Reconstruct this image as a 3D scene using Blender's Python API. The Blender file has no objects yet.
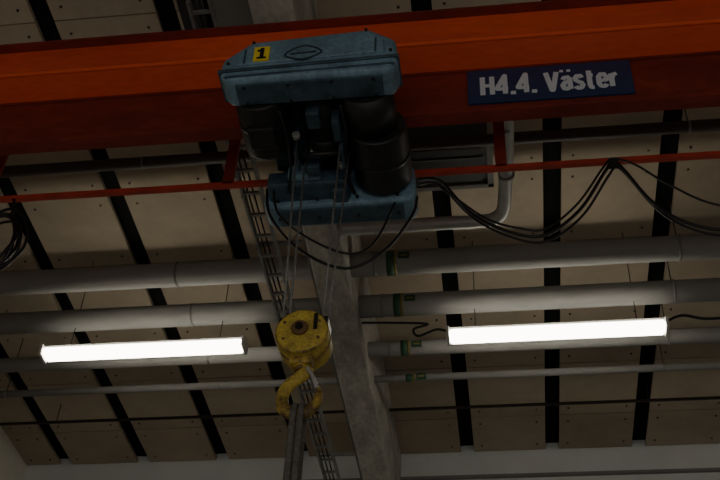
import bpy, bmesh, math, random
from mathutils import Vector, Matrix
random.seed(4)
H0 = 1.6            # eye height; heights below are given above eye level
D = bpy.data
SC = bpy.context.scene.collection

# ------------------------------------------------------------------ materials
def mat(name, col, rough=0.6, metal=0.0, col2=None, nscale=4.0, lo=0.35, hi=0.7,
        bump=0.0, island=0.0, spec=0.5, stretch=None, fine=0.0):
    m = D.materials.new(name); m.use_nodes = True
    nt = m.node_tree; N = nt.nodes; L = nt.links
    b = N['Principled BSDF']
    b.inputs['Roughness'].default_value = rough
    b.inputs['Metallic'].default_value = metal
    b.inputs['Specular IOR Level'].default_value = spec
    b.inputs['Base Color'].default_value = (*col, 1)
    tc = N.new('ShaderNodeTexCoord')
    mp = N.new('ShaderNodeMapping')
    L.new(tc.outputs['Object'], mp.inputs['Vector'])
    if stretch: mp.inputs['Scale'].default_value = stretch
    out = None
    if col2 is not None:
        n = N.new('ShaderNodeTexNoise'); n.inputs['Scale'].default_value = nscale
        n.inputs['Detail'].default_value = 6; n.inputs['Roughness'].default_value = 0.65
        L.new(mp.outputs['Vector'], n.inputs['Vector'])
        r = N.new('ShaderNodeValToRGB')
        r.color_ramp.elements[0].position = lo; r.color_ramp.elements[1].position = hi
        r.color_ramp.elements[0].color = (*col, 1); r.color_ramp.elements[1].color = (*col2, 1)
        L.new(n.outputs['Fac'], r.inputs['Fac'])
        out = r.outputs['Color']
        if fine > 0:
            n2 = N.new('ShaderNodeTexNoise'); n2.inputs['Scale'].default_value = nscale*9
            n2.inputs['Detail'].default_value = 4
            L.new(mp.outputs['Vector'], n2.inputs['Vector'])
            mr = N.new('ShaderNodeMapRange'); mr.inputs['From Min'].default_value = .3
            mr.inputs['From Max'].default_value = .7
            mr.inputs['To Min'].default_value = 1-fine; mr.inputs['To Max'].default_value = 1+fine
            L.new(n2.outputs['Fac'], mr.inputs['Value'])
            hs = N.new('ShaderNodeHueSaturation')
            L.new(mr.outputs['Result'], hs.inputs['Value']); L.new(out, hs.inputs['Color'])
            out = hs.outputs['Color']
        if bump > 0:
            bp = N.new('ShaderNodeBump'); bp.inputs['Strength'].default_value = bump
            bp.inputs['Distance'].default_value = 0.02
            L.new(n.outputs['Fac'], bp.inputs['Height']); L.new(bp.outputs['Normal'], b.inputs['Normal'])
    if island > 0 and out is not None:
        g = N.new('ShaderNodeNewGeometry')
        mr = N.new('ShaderNodeMapRange')
        mr.inputs['To Min'].default_value = 1-island; mr.inputs['To Max'].default_value = 1+island
        L.new(g.outputs['Random Per Island'], mr.inputs['Value'])
        hs = N.new('ShaderNodeHueSaturation')
        L.new(mr.outputs['Result'], hs.inputs['Value']); L.new(out, hs.inputs['Color'])
        out = hs.outputs['Color']
    if out is not None: L.new(out, b.inputs['Base Color'])
    return m

def emis(name, col, st):
    m = D.materials.new(name); m.use_nodes = True
    b = m.node_tree.nodes['Principled BSDF']
    b.inputs['Base Color'].default_value = (.8, .8, .8, 1)
    b.inputs['Emission Color'].default_value = (*col, 1)
    b.inputs['Emission Strength'].default_value = st
    return m

M_board  = mat('ceiling_board', (.46,.385,.29), .95, col2=(.36,.305,.232), nscale=.9, island=.10, fine=.03, spec=.1)
M_void   = mat('roof_void', (.016,.016,.017), .95, spec=.05)
M_orange = mat('orange_paint', (.90,.11,.032), .5, col2=(.66,.075,.024), nscale=3, stretch=(.3,1,1), fine=.06, spec=.3)
M_orangeLit= mat('orange_underside_lit', (1.0,.14,.042), .5, col2=(.92,.115,.035), nscale=3, stretch=(.3,1,1), fine=.06, spec=.3)  # lighter orange paints floor-bounce light into the flange underside and lip
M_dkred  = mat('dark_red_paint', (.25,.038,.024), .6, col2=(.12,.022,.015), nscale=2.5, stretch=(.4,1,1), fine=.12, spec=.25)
M_rail   = mat('red_rail_paint', (.48,.055,.028), .5, col2=(.28,.038,.022), nscale=6)
M_blue   = mat('blue_paint', (.18,.295,.385), .45, col2=(.08,.13,.17), nscale=3.5, lo=.43, hi=.8, fine=.2, bump=.03, spec=.4)
M_blueD  = mat('blue_paint_dark', (.055,.10,.14), .5, col2=(.018,.03,.04), nscale=7, fine=.15)
M_black  = mat('black_steel', (.011,.011,.012), .45, col2=(.024,.023,.022), nscale=7, spec=.4)
M_rubber = mat('black_rubber', (.007,.007,.008), .45)
M_pipe   = mat('grey_pipe_paint', (.31,.305,.29), .8, col2=(.235,.232,.22), nscale=1.2, fine=.04, stretch=(.4,1,1), spec=.15)
M_pipe2  = mat('darker_pipe_paint', (.23,.228,.22), .7, col2=(.17,.168,.16), nscale=2, stretch=(.4,1,1), spec=.25)
M_brown  = mat('brown_steel', (.05,.035,.03), .6, col2=(.03,.022,.02), nscale=4)
M_hatch  = mat('hatch_grey', (.055,.057,.058), .6, col2=(.035,.036,.037), nscale=4)
M_silver = mat('galvanised', (.48,.48,.46), .4, metal=.3, col2=(.36,.36,.35), nscale=6)
M_conc   = mat('concrete', (.52,.50,.44), .9, col2=(.25,.24,.21), nscale=3.2, fine=.14, bump=.15, stretch=(1,.5,1))
M_wall   = mat('wall_paint', (.64,.66,.66), .8, col2=(.56,.58,.58), nscale=1.2)
M_walll  = mat('wall_paint_warm', (.85,.83,.72), .8, col2=(.75,.73,.64), nscale=1.2)
M_floor  = mat('floor_concrete', (.36,.34,.31), .6, col2=(.26,.245,.22), nscale=.8)
M_yel    = mat('yellow_paint', (.60,.45,.075), .6, col2=(.27,.18,.05), nscale=8, lo=.38, hi=.66, fine=.28, bump=.08, spec=.3)
M_yelrim = mat('worn_yellow', (.46,.32,.05), .6, col2=(.11,.065,.025), nscale=12, lo=.4, hi=.6, fine=.2, bump=.1)
M_rust   = mat('rusty_steel', (.20,.115,.05), .55, col2=(.08,.045,.025), nscale=14, bump=.1)
M_sling  = mat('sling_webbing', (.15,.14,.13), .9, col2=(.07,.065,.06), nscale=30)
M_wire   = mat('wire_rope', (.26,.26,.25), .4, metal=.3, col2=(.11,.11,.11), nscale=40)
M_signb  = mat('sign_blue', (.018,.045,.13), .45, col2=(.014,.035,.10), nscale=8)
M_white  = mat('sign_white', (.66,.73,.80), .6)
M_lbl    = mat('label_yellow', (.95,.72,.03), .5)
M_lbl2   = mat('pipe_label_ochre', (.22,.18,.05), .6)
M_ink    = mat('label_black', (.01,.01,.01), .5)
M_mark   = mat('mark_grey', (.02,.035,.045), .5)
M_green  = mat('label_green', (.02,.075,.038), .6)
M_lamp   = emis('lamp_tube_diffuser', (1.0,.93,.79), 13.0)
M_case   = mat('lamp_case', (.6,.6,.56), .5)
M_alu    = mat('ladder_steel', (.30,.30,.29), .5, metal=.3, col2=(.17,.17,.165), nscale=8)

# ------------------------------------------------------------------ builder
class B:
    def __init__(s, name, parent=None):
        s.name=name; s.bm=bmesh.new(); s.mats=[]; s.parent=parent
    def mi(s, m):
        if m not in s.mats: s.mats.append(m)
        return s.mats.index(m)
    def _merge(s, tmp, m, smooth=False):
        i=s.mi(m)
        for f in tmp.faces: f.material_index=i; f.smooth=smooth
        me=D.meshes.new('tmp'); tmp.to_mesh(me); tmp.free()
        s.bm.from_mesh(me); D.meshes.remove(me)
    def box(s, x0,x1,y0,y1,h0,h1, m, bev=0, seg=2):
        t=bmesh.new(); bmesh.ops.create_cube(t,size=1)
        for v in t.verts:
            v.co=Vector(((x0+x1)/2+v.co.x*(x1-x0),(y0+y1)/2+v.co.y*(y1-y0),(h0+h1)/2+H0+v.co.z*(h1-h0)))
        if bev: bmesh.ops.bevel(t,geom=t.edges[:],offset=bev,segments=seg,affect='EDGES',profile=.5)
        s._merge(t,m); return s
    def cyl(s, a, b, r, m, r2=None, n=28, bev=0):
        a=Vector((a[0],a[1],a[2]+H0)); b=Vector((b[0],b[1],b[2]+H0)); d=b-a
        t=bmesh.new()
        bmesh.ops.create_cone(t,cap_ends=True,segments=n,radius1=r,radius2=r if r2 is None else r2,depth=d.length)
        if bev:
            e=[e for e in t.edges if abs(e.verts[0].co.z-e.verts[1].co.z)<1e-6]
            bmesh.ops.bevel(t,geom=e,offset=bev,segments=3,affect='EDGES',profile=.5)
        q=d.to_track_quat('Z','Y').to_matrix().to_4x4()
        t.transform(Matrix.Translation((a+b)/2)@q)
        i=s.mi(m)
        for f in t.faces: f.material_index=i; f.smooth=len(f.verts)==4
        me=D.meshes.new('tmp'); t.to_mesh(me); t.free(); s.bm.from_mesh(me); D.meshes.remove(me)
        return s
    def torus(s, c, axis, R, r, m, n=32, k=8):
        t=bmesh.new(); rings=[]
        for i in range(n):
            a=2*math.pi*i/n; ring=[]
            for j in range(k):
                p=2*math.pi*j/k
                ring.append(t.verts.new(((R+r*math.cos(p))*math.cos(a),(R+r*math.cos(p))*math.sin(a),r*math.sin(p))))
            rings.append(ring)
        for i in range(n):
            for j in range(k):
                t.faces.new((rings[i][j],rings[(i+1)%n][j],rings[(i+1)%n][(j+1)%k],rings[i][(j+1)%k]))
        q=Vector(axis).to_track_quat('Z','Y').to_matrix().to_4x4()
        t.transform(Matrix.Translation(Vector((c[0],c[1],c[2]+H0)))@q)
        s._merge(t,m,True); return s
    def prof(s, pts, y0,y1, m, bev=0, seg=3):   # polygon in X-H extruded along Y
        t=bmesh.new()
        A=[t.verts.new((p[0],y0,p[1]+H0)) for p in pts]; Bv=[t.verts.new((p[0],y1,p[1]+H0)) for p in pts]
        t.faces.new(A); t.faces.new(Bv[::-1]); n=len(pts)
        for i in range(n): t.faces.new((A[i],Bv[i],Bv[(i+1)%n],A[(i+1)%n]))
        bmesh.ops.recalc_face_normals(t,faces=t.faces[:])
        if bev: bmesh.ops.bevel(t,geom=t.edges[:],offset=bev,segments=seg,affect='EDGES',profile=.5)
        s._merge(t,m); return s
    def tube(s, pts, r, m, k=10, sub=8, radii=None, closed=False, flat=None):
        P=[Vector((p[0],p[1],p[2]+H0)) for p in pts]; n=len(P)
        out=[]; rr=[]
        segs=n if closed else n-1
        for i in range(segs):
            if closed: p0,p1,p2,p3=P[(i-1)%n],P[i],P[(i+1)%n],P[(i+2)%n]
            else: p0=P[max(i-1,0)];p1=P[i];p2=P[i+1];p3=P[min(i+2,n-1)]
            for j in range(sub):
                u=j/sub
                out.append(.5*((2*p1)+(-p0+p2)*u+(2*p0-5*p1+4*p2-p3)*u*u+(-p0+3*p1-3*p2+p3)*u**3))
                rr.append((radii[i]*(1-u)+radii[(i+1)%n]*u) if radii else r)
        if not closed: out.append(P[-1]); rr.append(radii[-1] if radii else r)
        t=bmesh.new(); rings=[]; N=len(out); up=None
        for i,p in enumerate(out):
            if closed: d=out[(i+1)%N]-out[i-1]
            else: d=out[min(i+1,N-1)]-out[max(i-1,0)]
            d.normalize()
            if up is None: up=Vector((0,1,0)) if abs(d.y)<.9 else Vector((0,0,1))
            sd=d.cross(up).normalized(); up=sd.cross(d).normalized()
            fx,fy=(flat if flat else (1,1))
            rings.append([t.verts.new(p+sd*rr[i]*fx*math.cos(2*math.pi*j/k)+up*rr[i]*fy*math.sin(2*math.pi*j/k)) for j in range(k)])
        for i in range(N if closed else N-1):
            for j in range(k):
                t.faces.new((rings[i][j],rings[(i+1)%N][j],rings[(i+1)%N][(j+1)%k],rings[i][(j+1)%k]))
        if not closed: t.faces.new(rings[0]); t.faces.new(rings[-1])
        bmesh.ops.recalc_face_normals(t,faces=t.faces[:])
        s._merge(t,m,True); return s
    def done(s):
        me=D.meshes.new(s.name); s.bm.to_mesh(me); s.bm.free()
        for m in s.mats: me.materials.append(m)
        o=D.objects.new(s.name,me); SC.objects.link(o)
        if s.parent: o.parent=s.parent
        return o

def empty(name, loc=(0,0,0)):
    e=D.objects.new(name,None); SC.objects.link(e); e.empty_display_size=.2
    return e

def text(name, body, x,y,h, size, m, parent=None, sx=1.0, off=0.0, tilt=90, ext=.002):
    c=D.curves.new(name,'FONT'); c.body=body; c.size=size; c.extrude=ext; c.offset=off
    c.align_x='CENTER'; c.align_y='CENTER'
    o=D.objects.new(name,c); SC.objects.link(o)
    o.location=(x,y,h+H0); o.rotation_euler=(math.radians(tilt),0,0); o.scale=(sx,1,1)
    c.materials.append(m)
    if parent: o.parent=parent
    return o

# condensed bold lettering drawn as thick strokes on a vertical plate
GLY={
 'H':(.46,[[(0,0),(0,1)],[(.46,0),(.46,1)],[(0,.5),(.46,.5)]]),
 '4':(.50,[[(.38,0),(.38,1),(0,.34),(0,.27),(.52,.27)]]),
 '.':(.02,[[(0,.03),(.02,.03)]]),
 ' ':(.10,[]),
 'V':(.52,[[(0,1),(.24,0),(.28,0),(.52,1)]]),
 'ä':(.36,[[(.03,.54),(.10,.65),(.26,.67),(.35,.56),(.36,0)],[(.35,.40),(.12,.38),(0,.22),(.06,.02),(.22,0),(.35,.14)],[(-.01,1.0),(.01,1.0)],[(.33,1.0),(.35,1.0)]]),
 's':(.34,[[(.33,.58),(.26,.69),(.10,.69),(.01,.58),(.05,.43),(.28,.30),(.34,.16),(.25,.01),(.09,0),(0,.12)]]),
 't':(.28,[[(.10,.95),(.10,.12),(.17,.0),(.28,.0)],[(-.02,.68),(.28,.68)]]),
 'e':(.37,[[(.02,.36),(.37,.36),(.36,.55),(.27,.69),(.12,.69),(.01,.55),(0,.18),(.09,.02),(.25,0),(.36,.13)]]),
 'r':(.26,[[(0,0),(0,.70)],[(0,.42),(.10,.64),(.27,.69)]]),
}
def stroke_text(b, body, xa, xb, y, hb, cap, wst, m, gap=.245):
    tot=sum(GLY[c][0] for c in body)+gap*(len(body)-1)
    sx=(xb-xa)/tot; x=0; hw=wst/2
    i=b.mi(m); bm=b.bm; cnt=[0]
    def poly(pts):
        # each stroke piece is a hair thicker than the last, so none are coplanar
        yy=y-.0003*(cnt[0]%24); cnt[0]+=1
        a=sum(pts[k][0]*pts[(k+1)%len(pts)][1]-pts[(k+1)%len(pts)][0]*pts[k][1] for k in range(len(pts)))
        if a<0: pts=pts[::-1]
        vs=[bm.verts.new((p[0],yy,p[1]+H0)) for p in pts]
        f=bm.faces.new(vs); f.material_index=i
    for c in body:
        w,strokes=GLY[c]; cnt[0]=0
        for st in strokes:
            P=[(xa+(x+px)*sx, hb+py*cap) for px,py in st]
            if len(P)==2 and abs(P[0][1]-P[1][1])<1e-6 and abs(st[0][0]-st[1][0])<.03:
                mx=(P[0][0]+P[1][0])/2; mz=P[0][1]
                dw=hw*(1.0 if c=='.' else .72)
                poly([(mx-dw,mz-dw),(mx+dw,mz-dw),(mx+dw,mz+dw),(mx-dw,mz+dw)])
                continue
            for p,q in zip(P[:-1],P[1:]):
                dx,dz=q[0]-p[0],q[1]-p[1]; l=math.hypot(dx,dz) or 1e-6
                nx,nz=-dz/l*hw,dx/l*hw
                poly([(p[0]+nx,p[1]+nz),(p[0]-nx,p[1]-nz),(q[0]-nx,q[1]-nz),(q[0]+nx,q[1]+nz)])
            for idx,p in enumerate(P):
                if 0<idx<len(P)-1:
                    poly([(p[0]+hw*math.cos(2*math.pi*k/12),p[1]+hw*math.sin(2*math.pi*k/12)) for k in range(12)])
        x+=w+gap

# ------------------------------------------------------------------ room shell
XL,XR,YB,YE,HC=-7.4,8.0,-4.0,14.1,8.8
b=B('floor'); b.box(XL-.3,XR+.3,YB-.3,YE+.3,-H0-.2,-H0,M_floor); b.done()
b=B('wall_end'); b.box(XL,XR+.3,YE,YE+.3,-H0,HC+.3,M_wall)
b.box(XL,XR,YE-.06,YE,HC-.45,HC-.41,M_pipe2); b.done()
b=B('wall_left'); b.box(XL-.3,XL,YB-.3,YE+.3,-H0,HC+.3,M_walll); b.done()
b=B('wall_right'); b.box(XR,XR+.3,YB-.3,YE,-H0,HC+.3,M_wall); b.done()
# back wall with a large opening, made up to let in the fill light
b=B('wall_back')
b.box(XL,-5.5,YB-.3,YB,-H0,HC+.3,M_wall); b.box(6.0,XR,YB-.3,YB,-H0,HC+.3,M_wall)
b.box(-5.5,6.0,YB-.3,YB,4.5,HC+.3,M_wall); b.done()

# ceiling: dark roof deck + boards
b=B('ceiling')
b.box(XL,XR,YB,YE,HC+.12,HC+.3,M_void)
S=1.235; x0=.66-8*S
k=0
while True:
    cx=x0+k*S; k+=1
    a=cx+.10; e=cx+S-.10
    if a>XR: break
    a=max(a,XL+.002); e=min(e,XR-.002)
    if e-a<.05: continue
    ys=[-3.98]+[7.2+1.2*j for j in range(-9,6)]+[YE-.01]
    for y0,y1 in zip(ys[:-1],ys[1:]):
        if y1-y0<.1: continue
        b.box(a,e,y0+.007,y1-.007,HC+random.uniform(0,.010),HC+.06,M_board)
        if y1>4.5:
            for px in (a+.12,e-.12):
                for py in (y0+.16,y1-.16):
                    b.cyl((px,py,HC-.004),(px,py,HC+.012),.015,M_brown,n=8)
b.done()

# concrete roof beam
b=B('roof_beam')
b.box(-1.93,-1.56,YB,YE,7.62,HC,M_conc,bev=.02)
b.box(-1.97,-1.93,YB,YE,7.70,7.74,M_pipe2)
b.done()

# ------------------------------------------------------------------ pipes
def pipe(name,h,y,r,m,labels=True,collars=True,hang=(-6.3,1.9,4.5)):
    b=B(name); b.cyl((XL,y,h),(XR,y,h),r,m,n=32)
    if collars:
        for x in (-6.3,-3.5,-1.30,1.9,4.5):
            b.cyl((x-.012,y,h),(x+.012,y,h),r*1.03+.003,M_pipe2,n=32)
    for x in hang:
        b.cyl((x,y,h+r),(x,y,HC),.006,M_black,n=8)
    if labels:
        b.cyl((-1.17,y,h),(-1.09,y,h),r+.003,M_green,n=32)
        b.cyl((-1.09,y,h),(-1.06,y,h),r+.002,M_lbl2,n=32)
        b.box(-1.04,-.92,y-r-.004,y-r+.02,h-.05,h+.03,M_green)
        b.box(-1.02,-.94,y-r-.006,y-r-.002,h-.025,h+.0,M_lbl2)
    b.done()
pipe('heating_pipe',7.9,8.82,.135,M_pipe)
pipe('heating_pipe',7.9,9.53,.13,M_pipe)
pipe('heating_pipe',7.9,10.33,.09,M_pipe)
pipe('compressed_air_pipe',7.9,10.93,.045,M_pipe2)
pipe('conduit_pipe',8.5,12.48,.022,M_brown,False,False)
pipe('sprinkler_pipe',8.08,7.29,.06,M_brown,False,True)

# ------------------------------------------------------------------ crane girder
GL,GR=-6.9,7.5
g=empty('overhead_crane_girder')
b=B('web',g)
b.box(GL,GR,5.48,5.53,6.38,6.92,M_dkred)
b.box(GL,GR,5.44,5.56,6.36,6.38,M_dkred)
b.done()
b=B('upper_flange_box',g)
b.box(GL,GR,5.20,5.60,6.90,7.23,M_orange,bev=.004)
b.box(GL,GR,5.205,5.48,6.893,6.90,M_orangeLit)
b.box(GL,GR,5.18,5.20,6.89,6.925,M_orangeLit,bev=.004)
b.box(GL,GR,5.19,5.20,6.925,6.937,M_dkred)
b.box(GL,GR,5.12,5.25,7.22,7.24,M_dkred)
b.box(GL,GR,5.46,5.485,6.87,6.893,M_dkred)
b.done()
b=B('festoon_rail',g)
b.box(GL,GR,6.02,6.06,6.33,6.375,M_rail)
for x in (-6.2,-4.2,-2.13,.08,2.6,5.0):
    b.box(x-.045,x+.045,6.02,6.05,6.36,7.1,M_dkred)
    b.box(x-.035,x+.035,5.5,6.05,7.1,7.14,M_dkred)
b.done()
b=B('end_truck',g)
for x in (-7.05,7.6):
    b.box(x-.15,x+.15,4.0,7.0,6.5,6.9,M_orange,bev=.02)
    for yy in (4.3,6.7): b.cyl((x-.06,yy,6.45),(x+.06,yy,6.45),.15,M_black)
b.done()
for x in (-7.1,7.7):
    b=B('runway_beam'); b.box(x-.28 if x<0 else x-.15,x+.15 if x<0 else x+.28,YB,YE,5.9,6.3,M_dkred,bev=.01); b.done()

# sign
s=empty('crane_sign')
b=B('sign_plate',s); b.box(-.145,1.10,5.455,5.478,6.47,6.86,M_signb,bev=.004); b.done()
b=B('sign_lettering',s); stroke_text(b,'H4.4. Väster',-.03,.985,5.453,6.555,.215,.040,M_white); b.done()

# ------------------------------------------------------------------ hoist
h=empty('wire_rope_hoist')
b=B('near_housing',h)
b.prof([(-1.78,5.90),(-1.84,5.98),(-1.83,6.14),(-1.64,6.33),(-.80,6.38),(-.61,6.24),(-.585,6.02),(-.63,5.90)],4.62,4.87,M_blue,bev=.04,seg=4)
b.prof([(-1.845,5.985),(-1.845,6.01),(-.58,6.045),(-.58,6.02)],4.605,4.88,M_blueD,bev=.006)
b.prof([(-1.74,6.05),(-1.74,6.14),(-1.62,6.285),(-.84,6.335),(-.69,6.22),(-.68,6.09)],4.606,4.63,M_blue,bev=.012)
for xa,ha in ((-1.665,6.06),(-.745,6.09)): b.box(xa-.006,xa+.006,4.602,4.61,ha,ha+.15,M_blueD)
b.box(-1.72,-.70,4.66,4.84,5.885,5.91,M_blueD,bev=.008)
b.prof([(-1.79,5.93),(-1.79,5.945),(-.61,5.968),(-.61,5.953)],4.612,4.63,M_blueD,bev=.004)
for x in (-1.66,-1.35,-1.05,-.76):
    for yy in (4.68,4.82): b.cyl((x,yy,5.875),(x,yy,5.89),.012,M_black,n=6)
for x,hh in ((-1.78,6.08),(-.64,6.10),(-1.62,6.30),(-.82,6.35)): b.cyl((x,4.605,hh),(x,4.63,hh),.011,M_black,n=6)
b.done()
b=B('number_label',h); b.box(-1.60,-1.49,4.594,4.608,6.07,6.22,M_lbl); b.done()
b=B('number_one',h)
b.box(-1.555,-1.528,4.588,4.595,6.09,6.20,M_ink); b.box(-1.575,-1.545,4.588,4.595,6.165,6.183,M_ink)
b.box(-1.575,-1.508,4.588,4.595,6.085,6.10,M_ink); b.done()
# plain stand-in mark
b=B('maker_mark',h)
pts=[(-1.38,4.605,6.12),(-1.25,4.605,6.21),(-1.12,4.605,6.13),(-1.25,4.605,6.06)]
b.tube(pts,.007,M_mark,closed=True,k=6)
b.tube([(-1.34,4.605,6.125),(-1.16,4.605,6.135)],.007,M_mark,k=6,sub=2)
b.done()
b=B('far_housing',h)
b.prof([(-1.66,5.75),(-1.72,5.80),(-1.70,6.02),(-1.5,6.12),(-.7,6.18),(-.58,6.1),(-.56,5.82),(-.60,5.75)],5.72,5.96,M_blue,bev=.03)
b.box(-1.60,-.66,5.76,5.92,5.735,5.755,M_blueD,bev=.006)
b.box(-1.66,-1.05,5.55,5.74,5.80,5.95,M_blueD,bev=.02)
b.box(-1.50,-1.25,5.50,5.60,5.84,5.97,M_blue,bev=.02)
b.box(-1.18,-1.06,5.60,5.74,5.76,5.9,M_blueD,bev=.02)
for x in (-1.6,-1.3,-1.0,-.7):
    b.cyl((x,5.70,5.80),(x,5.73,5.80),.014,M_black,n=6); b.cyl((x,5.84,5.725),(x,5.84,5.74),.013,M_black,n=6)
b.done()
b=B('drum_motor',h)
b.cyl((-.84,4.86,6.03),(-.84,5.22,6.02),.19,M_black,n=48)
b.cyl((-.80,5.20,6.0),(-.80,5.70,5.98),.215,M_black,n=48,bev=.02)
b.cyl((-.80,5.44,5.99),(-.80,5.47,5.99),.222,M_black,n=48)
b.cyl((-1.60,4.86,6.03),(-1.60,5.32,6.0),.185,M_black,n=40,bev=.02)
b.cyl((-1.60,5.05,6.02),(-1.60,5.09,6.02),.19,M_black,n=40)
b.box(-1.70,-1.50,5.0,5.2,5.80,5.90,M_black,bev=.02)
b.cyl((-1.2,4.86,6.12),(-1.2,5.74,6.12),.15,M_black,n=36)
b.cyl((-1.2,5.3,6.12),(-1.2,5.5,6.12),.158,M_black,n=36)
b.done()
b=B('rope_guide',h)
for x in (-1.385,-1.05):
    b.box(x-.012,x+.012,5.22,5.40,5.78,6.1,M_blueD,bev=.004)
b.cyl((-1.40,5.30,5.84),(-1.04,5.30,5.84),.022,M_black,n=12)
b.box(-1.34,-1.24,5.40,5.50,5.82,5.98,M_blueD,bev=.01)
b.box(-1.28,-1.18,4.95,5.10,5.88,5.99,M_blueD,bev=.015)
b.box(-1.10,-1.04,5.0,5.2,5.84,5.99,M_blueD,bev=.015)
b.cyl((-1.36,5.08,5.83),(-1.36,5.12,5.83),.028,M_alu,n=20)
b.cyl((-1.07,5.40,5.84),(-1.07,5.44,5.84),.03,M_alu,n=20)
b.tube([(-1.45,4.9,5.88),(-1.42,5.1,5.80),(-1.45,5.4,5.82),(-1.5,5.6,5.78)],.010,M_rubber)
b.tube([(-1.02,4.9,5.9),(-1.0,5.1,5.82),(-1.05,5.4,5.80),(-1.02,5.72,5.84)],.012,M_rubber)
b.done()
b=B('trolley_frame',h)
for x in (-1.55,-.85):
    b.box(x-.06,x+.06,5.36,5.42,6.05,6.62,M_blueD,bev=.01)
    b.box(x-.06,x+.06,5.58,5.64,6.05,6.62,M_blueD,bev=.01)
    b.box(x-.06,x+.06,5.36,5.64,6.05,6.15,M_blueD,bev=.01)
    for yy in (5.44,5.57): b.cyl((x,yy-.02,6.43),(x,yy+.01,6.43),.05,M_black)
b.box(-1.6,-.8,4.86,5.74,6.13,6.20,M_blueD,bev=.01)
b.done()
b=B('dangling_cable',h)
b.tube([(-1.70,5.72,5.95),(-1.645,5.71,5.65),(-1.39,5.7,5.28),(-1.05,5.7,5.08),(-.775,5.7,5.235),(-.587,5.7,5.56),(-.56,5.8,5.85)],.011,M_rubber)
b.tube([(-1.62,5.6,5.85),(-1.55,5.6,5.55),(-1.3,5.62,5.30),(-1.02,5.66,5.18),(-.85,5.7,5.32),(-.72,5.74,5.74)],.009,M_rubber)
b.done()

# ------------------------------------------------------------------ hook block
k=empty('crane_hook_block')
cx,cy,ch=-1.205,5.30,4.15; R=.165
b=B('sheave_housing',k)
b.cyl((cx,cy-.10,ch),(cx,cy+.12,ch),R,M_yel,n=48,bev=.02)
b.torus((cx,cy-.085,ch),(0,1,0),R-.01,.012,M_yelrim,n=48)
b.cyl((cx,cy-.012,ch),(cx,cy+.012,ch),R+.003,M_yelrim,n=48)
b.cyl((cx-.01,cy-.125,ch+.01),(cx-.01,cy-.09,ch+.01),.052,M_rust,n=24,bev=.006)
b.cyl((cx-.01,cy-.14,ch+.01),(cx-.01,cy-.12,ch+.01),.026,M_black,n=6)
for a in (30,150,210,330):
    a=math.radians(a); b.cyl((cx+.125*math.cos(a),cy-.108,ch+.125*math.sin(a)),(cx+.125*math.cos(a),cy-.09,ch+.125*math.sin(a)),.010,M_rust,n=6)
for x in (-.125,.125): b.box(cx+x-.03,cx+x+.03,cy-.07,cy+.07,ch+.06,ch+.13,M_black,bev=.008)
b.box(cx-.07,cx+.07,cy-.06,cy+.06,ch-.215,ch-.13,M_yelrim,bev=.015)
b.done()
text('block_number','1',cx+.085,cy-.1035,ch+.055,.17,M_ink,k,off=.004)
b=B('hook',k)
hz=ch-.19
b.cyl((cx,cy,hz+.03),(cx,cy,hz-.05),.038,M_rust,n=20)
b.cyl((cx,cy,hz-.0),(cx,cy,hz-.035),.055,M_yelrim,n=6)
P=[(.035,-.03),(.02,-.07),(-.045,-.13),(-.088,-.19),(-.10,-.25)]
b.tube([(cx+p[0],cy,hz+p[1]) for p in P],0,M_yel,k=14,radii=[.045,.044,.04,.04,.038],flat=(1,.8))
P=[(-.10,-.24),(-.085,-.31),(-.03,-.35),(.04,-.35),(.10,-.30),(.12,-.235),(.11,-.165)]
b.tube([(cx+p[0],cy,hz+p[1]) for p in P],0,M_yelrim,k=14,radii=[.038,.042,.042,.040,.034,.026,.012],flat=(1,.8))
b.tube([(cx+.045,cy-.04,hz-.05),(cx+.085,cy-.035,hz-.12),(cx+.11,cy-.02,hz-.19)],.012,M_silver,k=8)
b.done()
b=B('ropes',k)
for (xt,yt,xb,yb) in ((-1.385,5.22,-.135,-.035),(-1.345,5.38,-.115,.035),(-1.06,5.22,.115,-.035),(-1.02,5.38,.135,.035)):
    b.cyl((cx+xb,cy+yb,ch+.08),(xt,yt,6.02),.0075,M_wire,n=8)
b.done()

# ------------------------------------------------------------------ sling
b=B('lifting_sling')
for dx,sp in ((-.012,-.004),(.032,.004)):
    top=hz-.305
    x=cx+dx
    b.tube([(x+sp,cy-.03,1.3),(x+sp*.6,cy-.045,2.4),(x,cy-.055,3.45),(x,cy-.045,top-.04),(x,cy,top+.015),(x,cy+.045,top-.04),(x,cy+.055,3.45),(x+sp*.6,cy+.045,2.4),(x+sp,cy+.03,1.3)],.019,M_sling,k=8,flat=(1,.4))
b.torus((cx,cy,1.22),(0,1,0),.09,.018,M_rust)
b.done()

# ------------------------------------------------------------------ festoon cables
b=B('festoon_cable')
main=[(-.56,5.9,6.14),(-.40,6.0,6.21),(-.177,6.0,5.85),(.113,6.0,5.62),(.365,6.0,5.57),(.64,6.0,5.81),(.864,6.0,6.20),(.94,6.0,6.30),(1.014,6.0,6.20),(1.16,6.0,5.87),(1.34,6.0,5.65),(1.6,6.0,5.53),(1.95,6.0,5.55),(2.3,6.0,6.0),(2.5,6.02,6.32)]
b.tube(main,.013,M_rubber)
b.tube([(p[0]+.02,p[1]+.03,p[2]-.03) for p in main[1:]],.010,M_rubber)
b.tube([(-.56,5.92,6.10),(-.45,5.97,6.16),(-.3,5.97,6.0),(-.05,5.97,5.74),(.2,5.97,5.62),(.38,5.97,5.61),(.63,5.97,5.85),(.86,5.97,6.23),(.94,5.97,6.31),(1.1,5.97,6.22),(1.3,5.97,6.0),(1.6,5.97,5.76),(2.0,5.97,5.7),(2.4,5.99,6.3)],.009,M_rubber)
for x in (.94,2.45): b.box(x-.04,x+.04,5.98,6.07,6.29,6.335,M_black,bev=.01)
b.done()
b=B('cable_coil')
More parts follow.
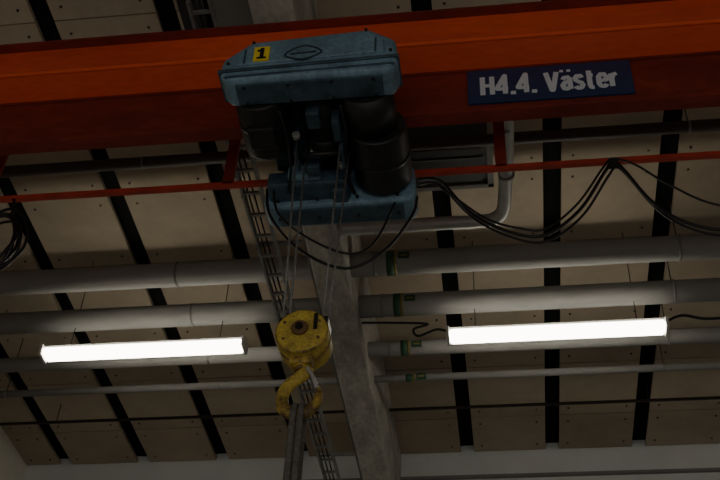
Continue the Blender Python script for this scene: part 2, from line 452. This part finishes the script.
for i in range(6):
    cc=(-3.96+random.uniform(-.04,.04),6.0+random.uniform(-.04,.04),5.84+random.uniform(-.03,.03))
    n=12; rx=.19+random.uniform(-.04,.04); rz=.30+random.uniform(-.05,.05)
    b.tube([(cc[0]+rx*math.cos(2*math.pi*j/n),cc[1]+.03*math.sin(j+i),cc[2]+rz*math.sin(2*math.pi*j/n)) for j in range(n)],.012,M_rubber,closed=True,sub=4)
b.tube([(-3.9,6.0,6.1),(-3.92,6.03,6.25),(-3.95,6.03,6.34)],.014,M_rubber)
b.done()

# ------------------------------------------------------------------ cable ladder beside beam
b=B('cable_ladder')
for x in (-2.38,-2.20): b.box(x-.012,x+.012,5.0,14.0,7.44,7.52,M_alu)
yy=5.1
while yy<14: b.box(-2.37,-2.21,yy,yy+.03,7.45,7.475,M_alu); yy+=.30
for yy in (6.2,8.0,10.0,12.0,13.6):
    b.box(-2.42,-1.94,yy,yy+.04,7.52,7.55,M_alu)
for x in (-2.32,-2.27): b.tube([(x+random.uniform(-.015,.015),y,7.49) for y in (5,7,9,11,13,14)],.009,M_rubber,sub=3)
b.done()

# ------------------------------------------------------------------ silver pipe, hatch, duct
b=B('drain_pipe')
b.tube([(.17,5.9,7.6),(.17,6.4,7.6),(.15,7.0,7.6),(.12,7.55,7.6),(.09,7.80,7.6),(.0,7.91,7.6),(-.12,7.93,7.6),(-.5,7.93,7.6),(-.95,7.93,7.6),(-1.55,7.93,7.6)],.068,M_silver,k=20)
for yy in (6.7,7.3): b.cyl((.14,yy,7.6),(.14,yy+.03,7.6),.078,M_pipe2)
b.done()
b=B('ventilation_hatch')
b.box(-1.0,-.02,7.42,8.0,8.2,8.8,M_hatch,bev=.01)
b.box(-.93,-.09,7.48,7.94,8.185,8.2,M_black)
b.box(-1.04,-.98,7.40,8.03,8.17,8.23,M_pipe2,bev=.005); b.box(-.04,.02,7.40,8.03,8.17,8.23,M_pipe2,bev=.005)
b.box(-1.04,.02,7.40,7.45,8.17,8.22,M_pipe2); b.box(-1.04,.02,7.98,8.03,8.17,8.22,M_pipe2)
for i in range(2): b.box(-.95,-.07,7.60+i*.18,7.62+i*.18,8.175,8.19,M_hatch)
b.done()
b=B('ventilation_duct')
b.box(-2.72,-2.48,3.0,6.1,8.2,8.6,M_black,bev=.01)
b.box(-2.45,-2.05,2.6,6.05,8.25,8.65,M_pipe2,bev=.01)
for yy in (3.2,4.4,5.4): b.box(-2.47,-2.03,yy,yy+.05,8.235,8.66,M_pipe2)
b.done()

# ------------------------------------------------------------------ lamps
def lamp(xa,xb,y,hh):
    e=empty('fluorescent_lamp')
    b=B('case',e)
    b.box(xa,xb,y-.05,y+.05,hh+.05,hh+.10,M_case,bev=.01)
    b.box(xa-.015,xa+.02,y-.10,y+.10,hh-.055,hh+.08,M_case,bev=.008)
    b.box(xb-.02,xb+.015,y-.10,y+.10,hh-.055,hh+.08,M_case,bev=.008)
    for x in (xa+.3,xb-.3): b.cyl((x,y,hh+.10),(x,y,HC),.005,M_black,n=8)
    b.done()
    b=B('diffuser',e); b.box(xa+.02,xb-.02,y-.088,y+.088,hh-.05,hh+.05,M_lamp,bev=.03); b.done()
    return e
for xa,xb in ((-5.18,-2.83),(-.567,1.76),(4.2,6.5)): lamp(xa,xb,9.51,7.4)
b=B('lamp_cable')
b.tube([(1.77,9.51,7.48),(1.95,9.55,7.58),(2.2,9.6,7.56),(2.6,9.6,7.57),(3.2,9.55,7.5),(4.19,9.51,7.48)],.016,M_rubber)
b.tube([(-.58,9.51,7.48),(-.7,9.55,7.54),(-.9,9.6,7.50),(-.95,9.6,7.6),(-.8,9.62,7.68),(-1.2,9.62,7.72),(-1.54,9.62,7.74)],.014,M_rubber)
b.done()

# hall lighting: added fill lamp, unseen, in the made-up opening behind the viewer
def area(name,loc,rot,sx,sy,p,col):
    l=D.lights.new(name,'AREA'); l.shape='RECTANGLE'; l.size=sx; l.size_y=sy; l.energy=p; l.color=col
    o=D.objects.new(name,l); o.location=loc; o.rotation_euler=rot; SC.objects.link(o); return o
area('added_rear_fill',(0.2,YB-.1,2.6),(math.radians(90),0,0),11,5.0,160,(1.0,.95,.87))
w=D.worlds.new('World'); bpy.context.scene.world=w; w.use_nodes=True
w.node_tree.nodes['Background'].inputs[0].default_value=(1.0,.96,.9,1)
w.node_tree.nodes['Background'].inputs[1].default_value=.12

# ------------------------------------------------------------------ camera
Xc=Vector((.991,.0553,.1217)).normalized()
Dc=Vector((.1264,-.678,-.7241)); Dc=(Dc-Xc*Dc.dot(Xc)).normalized()
Zc=Xc.cross(Dc)
cam=D.cameras.new('camera'); co=D.objects.new('camera',cam); SC.objects.link(co)
co.matrix_world=Matrix.Translation((0,0,H0))@Matrix((Xc,Dc,Zc)).to_4x4()
cam.sensor_width=36; cam.lens=55; cam.clip_end=100
bpy.context.scene.camera=co
